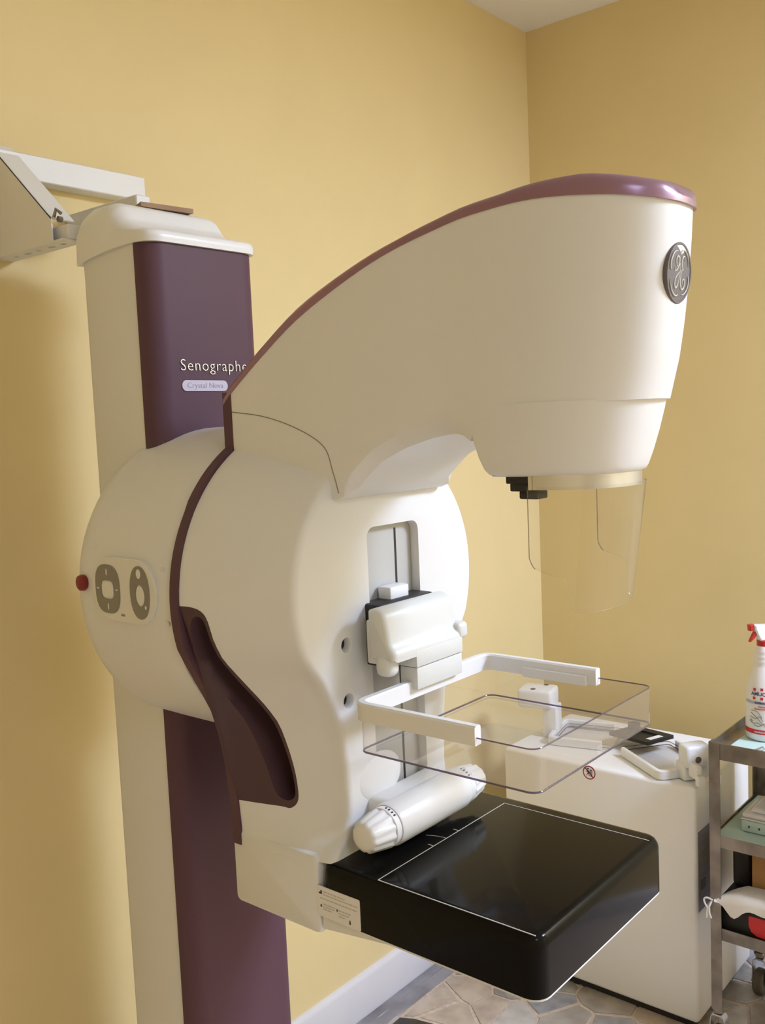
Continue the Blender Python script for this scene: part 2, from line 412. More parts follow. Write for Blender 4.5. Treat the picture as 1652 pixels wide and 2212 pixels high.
def bodyY(x, z):
    o = outline(x); best = None
    for (a, b), (c, d) in zip(o, o[1:]):
        if (b-z)*(d-z) <= 0 and abs(b-d) > 1e-9:
            t = (b-z)/(b-d); best = a+(c-a)*t
    return YC-(best if best else o[-1][0])
cut = []
# recess of the compression track, two positioning holes each side, handle pocket
TY0, TY1, TZ0, TZ1 = YC-.0515, YC+.063, -.545, -.142
c = B(); pts = rrect(TY0, TY1, TZ0, TZ1, .014, 5); loft(c, [[W3(x, *p) for p in q] for x, q in ((-.878, pts), (-.8635, pts), (-.85, offset(pts, -.004)))]); cut.append(c)
HOLES = [(YC-.1035, -.2955), (YC-.1040, -.3725)]
for hy, hz in HOLES:
    c = B(); lathe(c, [(.0085, -.895), (.0085, -.866), (.0105, -.862), (.0105, -.85)], W3(0, hy, hz), 'X', 24); cut.append(c)
HO = spline([(-1.0372, -.233), (-1.018, -.2335), (-1.001, -.2385), (-.992, -.252), (-.9875, -.285), (-.981, -.318), (-.968, -.352), (-.955, -.385), (-.946, -.42), (-.939, -.465), (-.936, -.505), (-.939, -.522), (-.950, -.531), (-.966, -.530), (-1.0372, -.532)], 3)
def skin(q, d): return W3(q[0], bodyY(q[0], q[1])+d, q[1])
c = B(); inn = [(x-(.012 if x < -1.03 else 0), z) for x, z in HO]
loft(c, [[skin(q, d) for q in inn] for d in (-.02, .075)]); cut.append(c)
body = boolean(bm, cut)
arm_body = part('arm_body', body, M['white'], ang=30)
# plum handle liner: flat rim, groove walls, groove floor
gpix = [(-1.012, -.246), (-1.003, -.2475), (-.997, -.258), (-.992, -.290), (-.985, -.325), (-.972, -.360), (-.959, -.393), (-.950, -.428), (-.9435, -.468), (-.9405, -.503), (-.945, -.517), (-.958, -.520), (-.972, -.509), (-.982, -.47), (-.992, -.43), (-1.005, -.39), (-1.018, -.35), (-1.024, -.31), (-1.024, -.275), (-1.020, -.254)]
gi = spline(gpix+[gpix[0]], 3)[:-1]
bm = B(); rim_o = [bm.verts.new(skin(q, .0)) for q in HO]; rim_i = [bm.verts.new(skin(q, .0004)) for q in gi]
ed = [bm.edges.new((r_[k], r_[(k+1) % len(r_)])) for r_ in (rim_o, rim_i) for k in range(len(r_))]
bmesh.ops.triangle_fill(bm, use_beauty=True, use_dissolve=False, edges=ed)
low = [bm.verts.new(skin(q, .068)) for q in HO]
for k in range(len(HO)): bm.faces.new((rim_o[k], rim_o[(k+1) % len(HO)], low[(k+1) % len(HO)], low[k]))
def right_edge(z):
    xs_ = [a[0]+(b_[0]-a[0])*(z-a[1])/(b_[1]-a[1]) for a, b_ in zip(gi, gi[1:]+gi[:1]) if (a[1]-z)*(b_[1]-z) <= 0 and abs(a[1]-b_[1]) > 1e-9]
    return max(xs_) if xs_ else None
prev = rim_i
for k_, (dp, f) in enumerate(((.018, .035), (.036, .09), (.052, .20), (.058, .5))):
    ring_ = []
    for x, z in gi:
        xr = right_edge(max(min(z, -.2485), -.5185)); xr = (xr if xr is not None else x)-.0025*(k_ >= 1)
        ring_.append(bm.verts.new(skin((x+(xr-x)*f, -.383+(z+.383)*(1-.012*(k_+1))), dp)))
    for k in range(len(gi)): bm.faces.new((prev[k], prev[(k+1) % len(gi)], ring_[(k+1) % len(gi)], ring_[k]))
    prev = ring_
bmesh.ops.triangle_fill(bm, use_beauty=True, use_dissolve=False, edges=[bm.edges.get((prev[k], prev[(k+1) % len(gi)])) for k in range(len(gi))])
part('handle_recess', bm, M['groove'], arm_body, label='plum hand grip groove', ang=50)
# track insert, slots, black discs for the shade in the holes
bm = B(); pts = rrect(TY0+.001, TY1-.001, TZ0, TZ1-.001, .013, 5); loft(bm, [[W3(x, *p) for p in pts] for x in (-.8795, -.8765)])
trk = part('track_panel', bm, M['track'], arm_body)
for y0, y1 in ((YC-.0475, YC-.0435), (YC+.0245, YC+.0285)):
    part('track_slot', boxb(CAM.x-.8768, CAM.x-.8760, CAM.y+y0, CAM.y+y1, CAM.z-.53, CAM.z-.150), M['ink'], trk)
for hy, hz in HOLES:
    bm = B(); lathe(bm, [(.0083, -.893), (.0083, -.8735)], W3(0, hy, hz), 'X', 20); part('hole_shade', bm, M['blackm'], arm_body)  # shallow black disc paints the dark inside of the hole
# detector holder block below the body
bm = B()
pts = rrect(-1.057, -.884, -.690, -.578, .010, 4)
loft(bm, [[W3(x, y, z) for x, z in q] for y, q in ((YC-.158, offset(pts, .006)), (YC-.156, offset(pts, .002)), (YC-.151, pts), (YC+.151, pts), (YC+.156, offset(pts, .002)), (YC+.158, offset(pts, .006)))])
part('detector_holder', bm, M['white'], arm_body)

# ---- curved arm and tube head
top_x = [-1.037, -.978, -.898, -.78, -.676, -.614, -.554, -.483, -.455, -.425]
top_z = [.052, .096, .148, .201, .229, .237, .239, .2335, .230, .2255]
low_x = [-1.037, -.90, -.86, -.846, -.828, -.794, -.755, -.718, -.690, -.668, -.655, -.645, -.641, -.60, -.40]
low_z = [-.055, -.085, -.098, -.096, -.080, -.050, -.032, -.0215, -.0165, -.0155, -.019, -.026, .0115, .0125, .0165]
_t = spline(list(zip(top_x, top_z)), 8); top_x, top_z = [p[0] for p in _t], [p[1] for p in _t]
nose_z = [.0, .018, .06, .10, .15, .20, .235]
nose_x = [-.459, -.4545, -.444, -.4375, -.4315, -.4275, -.4255]
def Wd(x): return interp(x, [-1.035, -.9, -.68, -.45], [.130, .121, .1055, .102])
def nosew(x, xn, w, L=.17, p=2.55):
    s = xn-L
    if x <= s: return w
    t = min((x-s)/L, 1); return w*max(1-t**p, 0)**(1/p)
bm = B()
NU, NV = 64, 14
us = [-1.037+(.39)*k/30 for k in range(31)]+[-.647+.05*k/4 for k in range(1, 5)]
cols = us+[None]*26
side = []
for i in range(len(us)+26):
    colp = []
    for j in range(NV+1):
        v = j/NV
        if i < len(us):
            x = us[i]; zl = interp(x, low_x, low_z); zt = interp(x, top_x, top_z)
            z = zl+(zt-zl)*v; xx = x; wv = Wd(x)
        else:
            s = sin((i-len(us)+1)/26*pi/2)            # bunch the columns near the nose
            zt0 = interp(-.50, top_x, top_z)
            zg = .012+(.231-.012)*v; xn = interp(zg, nose_z, nose_x)
            xx = -.597+(xn+.597)*s; zl = interp(xx, low_x, low_z); zt = interp(xx, top_x, top_z)
            z = zl+(zt-zl)*v; wv = nosew(xx, xn, Wd(xx))
        # soft lower edge under the arm
        if xx < -.645 and xx > -.84:
            e = max(0, 1-v*(interp(xx, top_x, top_z)-interp(xx, low_x, low_z))/.022); wv -= .016*e*e*min(1, (-.645-xx)/.05)
        colp.append((xx, wv, z))
    side.append(colp)
near = [[bm.verts.new(W3(x, YC-w_, z)) for x, w_, z in c] for c in side]
far = [[bm.verts.new(W3(x, YC+w_, z)) if w_ > 1e-5 else near[i][j] for j, (x, w_, z) in enumerate(c)] for i, c in enumerate(side)]
def qf(*v):
    u = []
    for k in v:
        if k not in u: u.append(k)
    if len(u) > 2:
        try: bm.faces.new(u)
        except ValueError: pass
for i in range(len(near)-1):
    for j in range(NV):
        qf(near[i][j], near[i+1][j], near[i+1][j+1], near[i][j+1]); qf(far[i][j], far[i][j+1], far[i+1][j+1], far[i+1][j])
    qf(near[i][0], far[i][0], far[i+1][0], near[i+1][0]); qf(near[i][-1], near[i+1][-1], far[i+1][-1], far[i][-1])
for j in range(NV): qf(near[0][j], near[0][j+1], far[0][j+1], far[0][j])
arm = part('arm_cover', bm, M['white'], ang=40)
# seam of the arm cover: a fine dark joint standing in the surface
seam = spline([(-1.036, .026), (-.975, .017), (-.917, -.001), (-.872, -.026), (-.858, -.06), (-.850, -.088)], 8)
bm = B(); tube(bm, [W3(x, YC-Wd(x)-.0000, z) for x, z in seam], .00075, 6); part('seam', bm, M['grey'], arm)
# plum spine: plate behind the body, strip up the arm, glossy cover over the head
bm = B(); g = [(hh+.0035 if hh > 1e-6 else 0, z+(.0035 if z > -.1 else 0)) for hh, z in RO]
loft(bm, [full(g, x) for x in (-1.053, -1.0365)])
box(bm, CAM.x-1.054, CAM.x-1.0365, CAM.y+YC-.131, CAM.y+YC+.131, CAM.z-.06, CAM.z+.054)
part('spine_plate', bm, M['purple'], arm_body)
bm = B(); rings = []
xs = [-1.0535, -1.04, -1.02]+[-1.0+.40*k/22 for k in range(23)]+[-.595+(.1735)*sin(k/20*pi/2) for k in range(1, 21)]
for i, x in enumerate(xs):
    xe = max(x, -1.037); xn = -.4215
    wv = max(nosew(x, xn, Wd(x)+.0012, .174, 2.55), .0004)
    zb = interp(x, [-1.054, -1.037]+top_x[1:], [.036, .052]+top_z[1:])-.0005
    th = interp(x, [-1.054, -.9, -.75, -.6, -.5, -.43, -.4215], [.016, .018, .0125, .0155, .0245, .0185, .006])
    cr = interp(x, [-1.0, -.7, -.5, -.4215], [0, .003, .006, .001]); ins = min(.012, wv*.4)
    ring_ = [(wv, 0), (wv, th*.45), (wv-ins*.12, th*.7), (wv-ins*.45, th*.92), (wv-ins, th), (wv*.66, th+cr*.55), (wv*.33, th+cr*.89), (0, th+cr)]
    rings.append([W3(x, YC-a, zb+z) for a, z in ring_]+[W3(x, YC+a, zb+z) for a, z in reversed(ring_[:-1])])
loft(bm, rings); part('top_cover', bm, M['plum'], arm, label='glossy plum cover', ang=50)
# lower housing of the tube head: plan outlines stacked in Z
def plan(xb, xn, wv, rb=.004, L=.15, p=2.5, n=18):
    h_ = [(xb+rb-rb*cos(t), wv-rb+rb*sin(t)) for t in (pi/2*k/6 for k in range(7))]
    h_ = [(xb, (wv-rb)*.5)]+h_
    h_ += [(xn-L+L*sin(pi/2*k/n), wv*max(1-sin(pi/2*k/n)**p, 0)**(1/p)) for k in range(1, n+1)]
    return [(x, -y) for x, y in h_]+[(x, y) for x, y in reversed(h_[:-1])]
bm = B(); rings = []
for z, xb, xn, wv in ((.05, -.630, -.475, .092), (.022, -.632, -.470, .096), (.0165, -.6485, -.4615, .1050), (.006, -.6490, -.4635, .1052), (-.02, -.6465, -.4705, .1045), (-.045, -.640, -.478, .1015), (-.060, -.634, -.4835, .0985), (-.0655, -.630, -.4865, .095), (-.068, -.624, -.492, .089)):
    rings.append([W3(x, YC+y, z) for x, y in plan(xb, xn, wv)])
loft(bm, rings); part('head_housing', bm, M['white'], arm, ang=40)
bm = B(); o_ = plan(-.580, -.490, .0865, .004, .10, 2.2); i_ = plan(-.577, -.493, .0835, .003, .10, 2.2)
loft(bm, [[W3(x, YC+y, z) for x, y in q] for q, z in ((o_, -.066), (o_, -.0835), (i_, -.0835), (i_, -.066))], False, False)
part('metal_collar', bm, M['silver'], arm, ang=60)
bm = boxb(*[a+b_ for a, b_ in zip((-.612, -.577, YC-.086, YC+.086, -.0765, -.0665), (CAM.x, CAM.x, CAM.y, CAM.y, CAM.z, CAM.z))], bev=.001, seg=1)
box(bm, CAM.x-.607, CAM.x-.580, CAM.y+YC-.085, CAM.y+YC-.055, CAM.z-.0855, CAM.z-.076, .0015, 2)
box(bm, CAM.x-.596, CAM.x-.5705, CAM.y+YC-.083, CAM.y+YC-.06, CAM.z-.0945, CAM.z-.085, .0018, 2)
part('shield_latch', bm, M['blackm'], arm)
# clear face shield: a bent sheet, deeper in front than at its wings
def shield_path(n=44):
    out = []; wv = .0855; xr = -.583; xn = -.489; L = .085; p = 2.6
    for k in range(14): out.append((xr+(xn-L-xr)*k/14, -wv, 0))
    for k in range(n+1):
        a = -pi/2+pi*k/n; cc = math.copysign(abs(cos(a))**(2/p), cos(a)); ss = math.copysign(abs(sin(a))**(2/p), sin(a)); out.append((xn-L+L*cc, wv*ss, 1))
    for k in range(14): out.append((xn-L-(xn-L-xr)*(k+1)/14, wv, 0))
    return out
bm = B(); edge = []
sp = shield_path(); top = []; bot = []; ti = []; bi = []
for x, y, f in sp:
    if x < -.528: zb = -.1735-(x+.583)*.24+.010*max(0, 1-(x+.583)/.010)**2
    else:
        t = min((x+.528)/.012, 1); zb = -.1867-.041*(1-(1-t)**2.5)
    for lst, z, ins in ((top, -.080, 0), (bot, zb, 0), (ti, -.080, .0012), (bi, zb, .0012)):
        lean = -.024*max(0, (x+.583)/.094)*((-.08-z)/.15); lst.append(W3(x+lean-(ins if x > -.52 else 0), YC+y*(1-ins/.0855), z))
loft(bm, [top, bot], False, False, False)
sh = part('face_shield', bm, M['shield'], arm, label='clear plastic face shield')
for e_ in ([top[0]]+bot[:15], bot[-15:]+[top[-1]]):
    bm = B(); tube(bm, e_, .0006, 5); part('shield_edge', bm, M['sedge'], sh)
bm = B(); tube(bm, bot[14:-14], .0004, 5); part('shield_edge', bm, M['shield'], sh)
# round maker's badge with monogram on the head front
bx = -.4332
bm = B(); lathe(bm, [(.0325, -.006), (.0335, -.0008), (.0335, .0005), (.0325, .0022), (.0305, .0022), (.0298, .0014), (.0, .0026)], W3(bx, YC-.003, .1515), 'X', 48, cap=False)
bmesh.ops.remove_doubles(bm, verts=bm.verts, dist=1e-6)
tilt = lambda b: [setattr(v.co, 'x', v.co.x+(v.co.z-CAM.z-.1515)*.092) for v in b.verts]
tilt(bm); bd = part('badge', bm, M['badge'], arm, label='round grey monogram badge')
bm = B(); s = .0305
def bp(pts, r=.00075):
    q = spline(pts, 7); n = len(q)
    tube(bm, [W3(bx+.0022, YC-.003+a*s, .1515+b_*s) for a, b_ in q], [r*(.45+.9*sin(pi*min(max(i/(n-1), .06), .94))) for i in range(n)], 6)
# letter G: loop, stem sweeping to the lower left
bp([(-.02, .32), (-.14, .22), (-.30, .26), (-.36, .42), (-.26, .56), (-.12, .52), (-.10, .34), (-.22, .12), (-.40, .04), (-.46, .16)])
bp([(-.02, .34), (.02, .10), (-.04, -.18), (-.16, -.46), (-.30, -.54), (-.40, -.42), (-.34, -.22), (-.14, -.04), (.06, .08)])
# letter E: upper bowl, waist, lower bowl with curl
bp([(.36, .44), (.34, .58), (.22, .58), (.13, .42), (.16, .22), (.30, .14)])
bp([(.30, .14), (.16, .08), (.08, -.14), (.10, -.40), (.24, -.56), (.40, -.50), (.46, -.32), (.38, -.20), (.28, -.26), (.30, -.38)])
for k in range(4):                                           # four curling water-drop arcs around the rim
    a0 = radians(20+90*k); pts = [(cos(a0+t)*rr, sin(a0+t)*rr) for t, rr in ((0, .80), (.25, .86), (.55, .885), (.85, .87), (1.08, .80), (1.12, .72))]
    bp(pts, .0007)
tilt(bm); part('monogram', bm, M['line'], bd)

# ---- black detector plate
DX0, DX1, DY0, DY1 = -.884, -.541, .885, 1.222
def drect(ins, r): return rrect(DX0+ins, DX1-ins, DY0+ins, DY1-ins, max(r-ins, .003), 6)
bm = B()
loft(bm, [[W3(x, y, z) for x, y in drect(i, .022)] for z, i in ((-.6605, .0), (-.600, .0), (-.5935, .0012), (-.5885, .004), (-.5858, .008), (-.585, .013))])
det = part('detector_plate', bm, M['black'], label='glossy black detector plate', ang=45)
bm = B(); q = drect(.001, .022)
loft(bm, [[W3(x, y, z) for x, y in d_] for d_, z in ((drect(.0008, .022), -.6605), (drect(.0004, .022), -.6632), (drect(.004, .022), -.665))])
part('underside', bm, M['white'], det, label='white underside')
bm = B(); wv = [(-.882, -.6632), (-.75, -.6632), (-.882, -.680)]
loft(bm, [[W3(x, y, z) for x, z in wv] for y in (DY0+.003, DY1-.003)]); part('support_wedge', bm, M['white'], det)
# printed field frame and nipple-line marks
LX0, LX1, LYa, LYb = -.7835, -.546, .8925, 1.193
zl = -.5849
def strip(a, b_, wd=.0011):
    a, b_ = Vector(a), Vector(b_); n = (b_-a).normalized(); n = Vector((-n.y, n.x))*wd/2; bm = B()
    loft(bm, [[W3(*(p), z) for p in (a+n, b_+n, b_-n, a-n)] for z in (zl-.0006, zl+.0002)]); return bm
for a, b_ in (((LX0, LYa), (LX1-.004, LYa)), ((LX0, LYb), (LX1-.004, LYb)), ((LX0, LYa), (LX0, LYb)), ((LX0, YC-.03), (LX0-.010, YC-.03)), ((LX0, YC+.03), (LX0-.010, YC+.03))):
    part('marking_line', strip(a, b_), M['line'], det)
bm = B(); tube(bm, [W3(LX0-t*.03, YC-.004*t*t*2, zl) for t in (0, .25, .5, .75, 1)], .0005, 4); part('marking_line', bm, M['line'], det)
# rating label on its near edge (faces -Y)
def dl(u, v, d): return W3(-.849+u, DY0-d, -.6205+v)
bm = B(); prism(bm, rrect(-.0385, .0385, -.0215, .0215, .002, 3), lambda u, v, d: dl(u, v-.0185, d), -.0004, .0005)
lb = part('rating_label', bm, M['cloth'], det, label='white sticker with small print')
bm = B()
for x0, x1, z in ((-.027, .012, .0145), (-.027, .034, .0105), (-.033, .034, .0045), (-.028, -.004, -.003), (-.028, -.008, -.0065), (-.028, -.012, -.010), (.0, .022, -.004), (.0, .018, -.008), (.0, .012, -.012)):
    x = x0
    while x < x1:
        l = RND.uniform(.003, .008); prism(bm, rrect(x, min(x+l, x1), z-.0008, z+.0008, .0003, 1), lambda u, v, d: dl(u, v-.0185, d), .0003, .0007); x += l+.0011
part('small_print', bm, M['track'], lb, kind='stuff')
bm = B(); prism(bm, [(-.035, .0105), (-.035, .013), (-.0335, .012), (-.0335, .013), (-.032, .012), (-.032, .0155), (-.0295, .0155), (-.0295, .0105)], lambda u, v, d: dl(u, v-.0185, d), .0003, .0008)
for q in (ellipse(.020, -.0125, .001, .001, 10), rrect(.0188, .0212, -.0175, -.0135, .0004, 1), rrect(-.033, -.0305, -.008, -.0045, .0003, 1), rrect(-.0035, -.0015, -.006, -.003, .0003, 1)):
    prism(bm, q, lambda u, v, d: dl(u, v-.0185, d), .0003, .0008)
part('label_symbols', bm, M['ink'], lb, kind='stuff')

# ---- adjustment shaft with two ribbed knobs above the detector
KX, KZ = -.822, -.546; KS = 1.28
bm = B(); lathe(bm, [(.012, YC-.083), (.0285, YC-.082), (.030, YC-.078), (.0305, YC), (.030, YC+.078), (.0285, YC+.082), (.012, YC+.083)], W3(KX, 0, KZ), 'Y', 44)
shf = part('knob_shaft', bm, M['plastic'], arm_body)
bm = boxb(CAM.x-.872, CAM.x+KX, CAM.y+YC-.075, CAM.y+YC+.072, CAM.z+KZ-.022, CAM.z+KZ+.0285, .012, 4); part('shaft_bracket', bm, M['white'], shf)
bm = B(); bmesh.ops.create_uvsphere(bm, u_segments=24, v_segments=14, radius=1); bmesh.ops.transform(bm, matrix=Matrix.Translation(W3(-.8655, YC-.046, -.497)) @ Matrix.Diagonal((.0075, .050, .036, 1)), verts=bm.verts); part('shaft_boss', bm, M['white'], shf)
for sg in (-1, 1):
    bm = B(); rings = []
    for d, r in ((.083, .024), (.0835, .0275), (.093, .028), (.0935, .025), (.095, .0262), (.128, .0205), (.132, .0185), (.1335, .014)):
        rb = .0016 if .0945 < d < .129 else 0
        rings.append([W3(KX+(r+(rb if (k//2) % 2 else -rb*.3))*cos(2*pi*k/48), YC+sg*d, KZ+(r+(rb if (k//2) % 2 else -rb*.3))*sin(2*pi*k/48)) for k in range(48)])
    loft(bm, rings); kn = part('knob', bm, M['plastic'], shf, ang=50)
    for a in (-.28, -.1, .1, .28):
        t = radians(65)+a; p = (KX+.0284*cos(t), KZ+.0284*sin(t)); bm = B()
        box(bm, CAM.x+p[0]-.0009, CAM.x+p[0]+.0009, CAM.y+YC+sg*.088-.0014, CAM.y+YC+sg*.088+.0014, CAM.z+p[1]-.001, CAM.z+p[1]+.0004)
        part('knob_mark', bm, M['ink'], shf)

# ---- paddle carriage on the track (black) with small white stop
bm = boxb(*[a+b_ for a, b_ in zip((-.875, -.836, YC-.062, YC+.060, -.332, -.246), (CAM.x, CAM.x, CAM.y, CAM.y, CAM.z, CAM.z))], bev=.003)
car = part('paddle_carriage', bm, M['blackm'], arm_body, label='black sliding carriage')
bm = boxb(*[a+b_ for a, b_ in zip((-.874, -.850, YC-.020, YC+.022, -.249, -.229), (CAM.x, CAM.x, CAM.y, CAM.y, CAM.z, CAM.z))], bev=.003)
part('carriage_stop', bm, M['plastic'], car)

# ================================================================ COMPRESSION PADDLES
def seg_frame(bm, path, w_, h_, rad=.02):
    """flat bar following an open XY path: section w_ x h_"""
    P = [Vector(p) for p in path]; Q = []
    for i, p in enumerate(P):
        if 0 < i < len(P)-1:
            a = (P[i-1]-p).normalized(); b_ = (P[i+1]-p).normalized()
            for k in range(6):
                t = k/5; Q.append((p+a*rad)*(1-t)**2+p*2*t*(1-t)+(p+b_*rad)*t*t)
        else: Q.append(p)
    rings = []
    for i, p in enumerate(Q):
        a = Q[max(i-1, 0)]; b_ = Q[min(i+1, len(Q)-1)]; t = (b_-a).normalized(); n = Vector((-t.y, t.x, 0))
        b1 = min(w_, h_)*.18; sec = [(-w_/2, -h_/2), (-w_/2, h_/2-b1), (-w_/2+b1, h_/2), (w_/2-b1, h_/2), (w_/2, h_/2-b1), (w_/2, -h_/2)]
        rings.append([p+n*u+Vector((0, 0, v)) for u, v in sec])
    loft(bm, rings)
def tray(bm, bmr, x0, x1, y0, y1, z0, z1, r=.014, th=.0022):
    o_ = rrect(x0, x1, y0, y1, r, 5); o2 = rrect(x0+.002, x1-.002, y0+.002, y1-.002, r-.002, 5)
    loft(bm, [[(*p, z1) for p in o_], [(*p, z0+.003) for p in o_], [(*p, z0) for p in offset(o_, .003)]], False, True)
    tube(bmr, [(*p, z1) for p in o_], .0009, 6, True)
    tube(bmr, [(*p, z0+.0022) for p in offset(o_, .0006)], .0013, 6, True)
PO = W3(-.8, YC, -.352)
pad = thing('compression_paddle', PO, 'large clear compression paddle with white frame held above the black detector plate', 'paddle', 'compression paddles')
P_ = lambda name, bm, m, par=None, **k: obj(name, bm, m, par or pad, **k)
fx0, fx1, fy0, fy1, fz = -.812, -.619, .8855, 1.1945, -.3635
bm = B(); seg_frame(bm, [W3(fx1, fy0+.006, fz), W3(fx0+.006, fy0+.006, fz), W3(fx0+.006, fy1-.006, fz), W3(fx1, fy1-.006, fz)], .0125, .0235)
fr = P_('frame', bm, M['plastic'], label='white plastic frame')
for yy in (fy0+.0145, fy1-.0145):
    bm = boxb(*[a+b_ for a, b_ in zip((-.735, -.632, yy-.003, yy+.003, -.377, -.3625), (CAM.x, CAM.x, CAM.y, CAM.y, CAM.z, CAM.z))], bev=.001, seg=1); P_('clip_strip', bm, M['plastic'], fr)
bm, bmr = B(), B(); tray(bm, bmr, CAM.x-.803, CAM.x-.5395, CAM.y+.8885, CAM.y+1.1905, CAM.z-.4185, CAM.z-.366)
tr = P_('clear_tray', bm, M['tray'], label='clear plastic tray'); P_('tray_edge', bmr, M['rim'], tr)
D3 = (CAM.x, CAM.x, CAM.y, CAM.y, CAM.z, CAM.z)
bm = B()      # clamp cover: profile in X-Z run across Y with a hanging lobe at the near end
prf = spline([(-.836, -.248), (-.822, -.2445), (-.808, -.252), (-.802, -.272), (-.798, -.292), (-.790, -.303), (-.789, -.315)], 4)+[(-.836, -.315)]
loft(bm, [[W3(x, y, z) for x, z in q] for y, q in ((.952, offset(prf, .006)), (.955, offset(prf, .002)), (.960, prf), (1.102, prf), (1.106, offset(prf, .002)), (1.109, offset(prf, .006)))])
mb = P_('mounting_block', bm, M['clamp'], label='white mounting block')
bm = boxb(*[a+b_ for a, b_ in zip((-.828, -.800, .953, .979, -.338, -.285), D3)], bev=.010, seg=3); P_('release_lever', bm, M['clamp'], mb)
bm = boxb(*[a+b_ for a, b_ in zip((-.842, -.824, .957, .966, -.322, -.262), D3)], bev=.003); P_('side_hook', bm, M['clamp'], mb)
bm = boxb(*[a+b_ for a, b_ in zip((-.826, -.788, 1.097, 1.122, -.313, -.288), D3)], bev=.007, seg=3); P_('release_lever', bm, M['clamp'], mb)
bm = boxb(*[a+b_ for a, b_ in zip((-.822, -.7885, .998, 1.106, -.331, -.308), D3)], bev=.002); P_('stem', bm, M['clamp'], mb)
bm = boxb(*[a+b_ for a, b_ in zip((-.820, -.790, 1.0, 1.105, -.362, -.3318), D3)], bev=.0015); P_('stem', bm, M['clamp'], mb)

# ================================================================ BROWN BOARD on the column cap
bm = B(); pts = [(-1.325, YC-.085), (-1.30, YC+.03), (-1.305, YC+.085), (-1.405, YC+.085), (-1.405, YC-.085)]
q = [(-1.395, YC-.02), (-1.327, YC-.045), (-1.316, YC+.055), (-1.39, YC+.06)]
loft(bm, [[W3(x, y, z) for x, y in q] for z in (.3738, .3815)])
obj('board', bm, M['brown'], label='flat brown board lying on top of the machine column cap', cat='board')

# ================================================================ WALL BRACKET
wb = thing('wall_bracket', (0, -1.86, 1.98), 'white steel wall bracket with gusset and slotted strip behind the machine column', 'bracket')
bm = B(); GY = -1.872; poly = [(0, 2.093), (.018, 2.093), (.198, 1.934), (.198, 1.897), (0, 1.897)]
loft(bm, [[(x, y, z) for x, z in poly] for y in (GY, GY+.002)]); obj('gusset_plate', bm, M['white'], wb)
bm = B(); d = Vector((.18, 0, -.159)).normalized(); n = Vector((-d.z, 0, d.x))*-.002
a, b_ = Vector((.018, 0, 2.093)), Vector((.198, 0, 1.934))
loft(bm, [[p+Vector((0, y, 0)) for p in (a, b_, b_+n, a+n)] for y in (GY, GY+.044)]); obj('flange', bm, M['white'], wb)
bm = B(); pts = [(0, GY), (.272, GY), (.272, GY+.04), (0, GY+.04)]
st = boxb(0, .226, GY, GY+.042, 1.894, 1.897); cuts = []
for x, l in ((.04, .011), (.075, .018), (.115, .012), (.152, .018), (.19, .012)):
    c = B(); pts = rrect(x, x+l, GY+.016, GY+.026, .0035, 4); loft(c, [[(*p, z) for p in pts] for z in (1.88, 1.91)]); cuts.append(c)
obj('slotted_strip', boolean(st, cuts), M['white'], wb)
obj('rail', boxb(0, .038, -1.873, -1.555, 2.036, 2.082, .002, 1), M['white'], wb)
obj('arm', boxb(0, .222, -1.716, -1.686, 1.966, 1.992, .002, 1), M['white'], wb)
obj('arm', boxb(0, .226, GY+.012, GY+.040, 1.897, 1.922, .002, 1), M['white'], wb)
bm = B(); tube(bm, [(.20, GY+.004, 1.935), (.205, GY+.006, 1.948), (.213, GY+.01, 1.94)], .003, 6); lathe(bm, [(.005, -.004), (.005, .003)], (.206, GY+.012, 1.932), 'Y', 8); obj('bolt', bm, M['steel'], wb)

# ================================================================ GENERATOR CABINET
gc = thing('generator_cabinet', (.466, -.36, 0), 'white floor cabinet with red prohibition sign beside the steel trolley', 'cabinet')
bm = boxb(.187, .745, -.548, -.165, .022, .640, .010, 3); cab = obj('cabinet_body', bm, M['cab'], gc)
obj('plinth', boxb(.2, .73, -.535, -.18, 0, .024), M['blackm'], gc)
def cf(u, v, d): return Vector((.4555+u, -.548-d, .6215+v))
ro_, ri_ = ellipse(0, 0, .0185, .0185, 32), ellipse(0, 0, .0158, .0158, 32)
obj('prohibition_ring', ring(ro_, ri_, -.001, .0007, cf), M['redsym'], gc)
bm = B(); cs = cos(radians(45)); 
def bar(x0, y0, x1, y1, wd):
    a, b2 = Vector((x0, y0)), Vector((x1, y1)); n = (b2-a).normalized(); n = Vector((-n.y, n.x))*wd/2; prism(bm, [tuple(a+n), tuple(b2+n), tuple(b2-n), tuple(a-n)], cf, -.001, .0008)
bar(-.0115, .0115, .0115, -.0115, .0026); obj('prohibition_bar', bm, M['redsym'], gc)
bm = B()
for s_ in ((-.003, .0075, -.003, -.001, .002), (-.003, -.001, -.008, -.009, .0016), (-.003, -.001, .001, -.009, .0016), (-.003, .004, .003, .001, .0014), (.002, .008, .009, .008, .0014), (.008, .008, .008, -.009, .0014), (.003, .008, .005, -.009, .0014), (.004, -.009, .009, -.009, .0014), (-.003, .004, -.008, .001, .0014)): bar(*s_)
prism(bm, ellipse(-.003, .0105, .002, .002, 10), cf, -.001, .0007)
obj('pictogram', bm, M['ink'], gc, kind='stuff')
obj('label_plate', boxb(.744, .7462, -.536, -.440, .315, .522), M['plate'], gc)
bm = B()
for y0, y1, z0, z1 in ((-.525, -.46, .498, .503), (-.525, -.47, .486, .489), (-.53, -.45, .462, .464), (-.51, -.48, .432, .447), (-.53, -.45, .405, .408), (-.535, -.44, .398, .400), (-.53, -.47, .345, .348), (-.52, -.48, .335, .337)): box(bm, .746, .7466, y0, y1, z0, z1)
obj('plate_print', bm, M['grey'], gc, kind='stuff')
bm = boxb(.746, .7467, -.522, -.490, .366, .392); obj('plate_symbol', bm, M['dot'], gc)

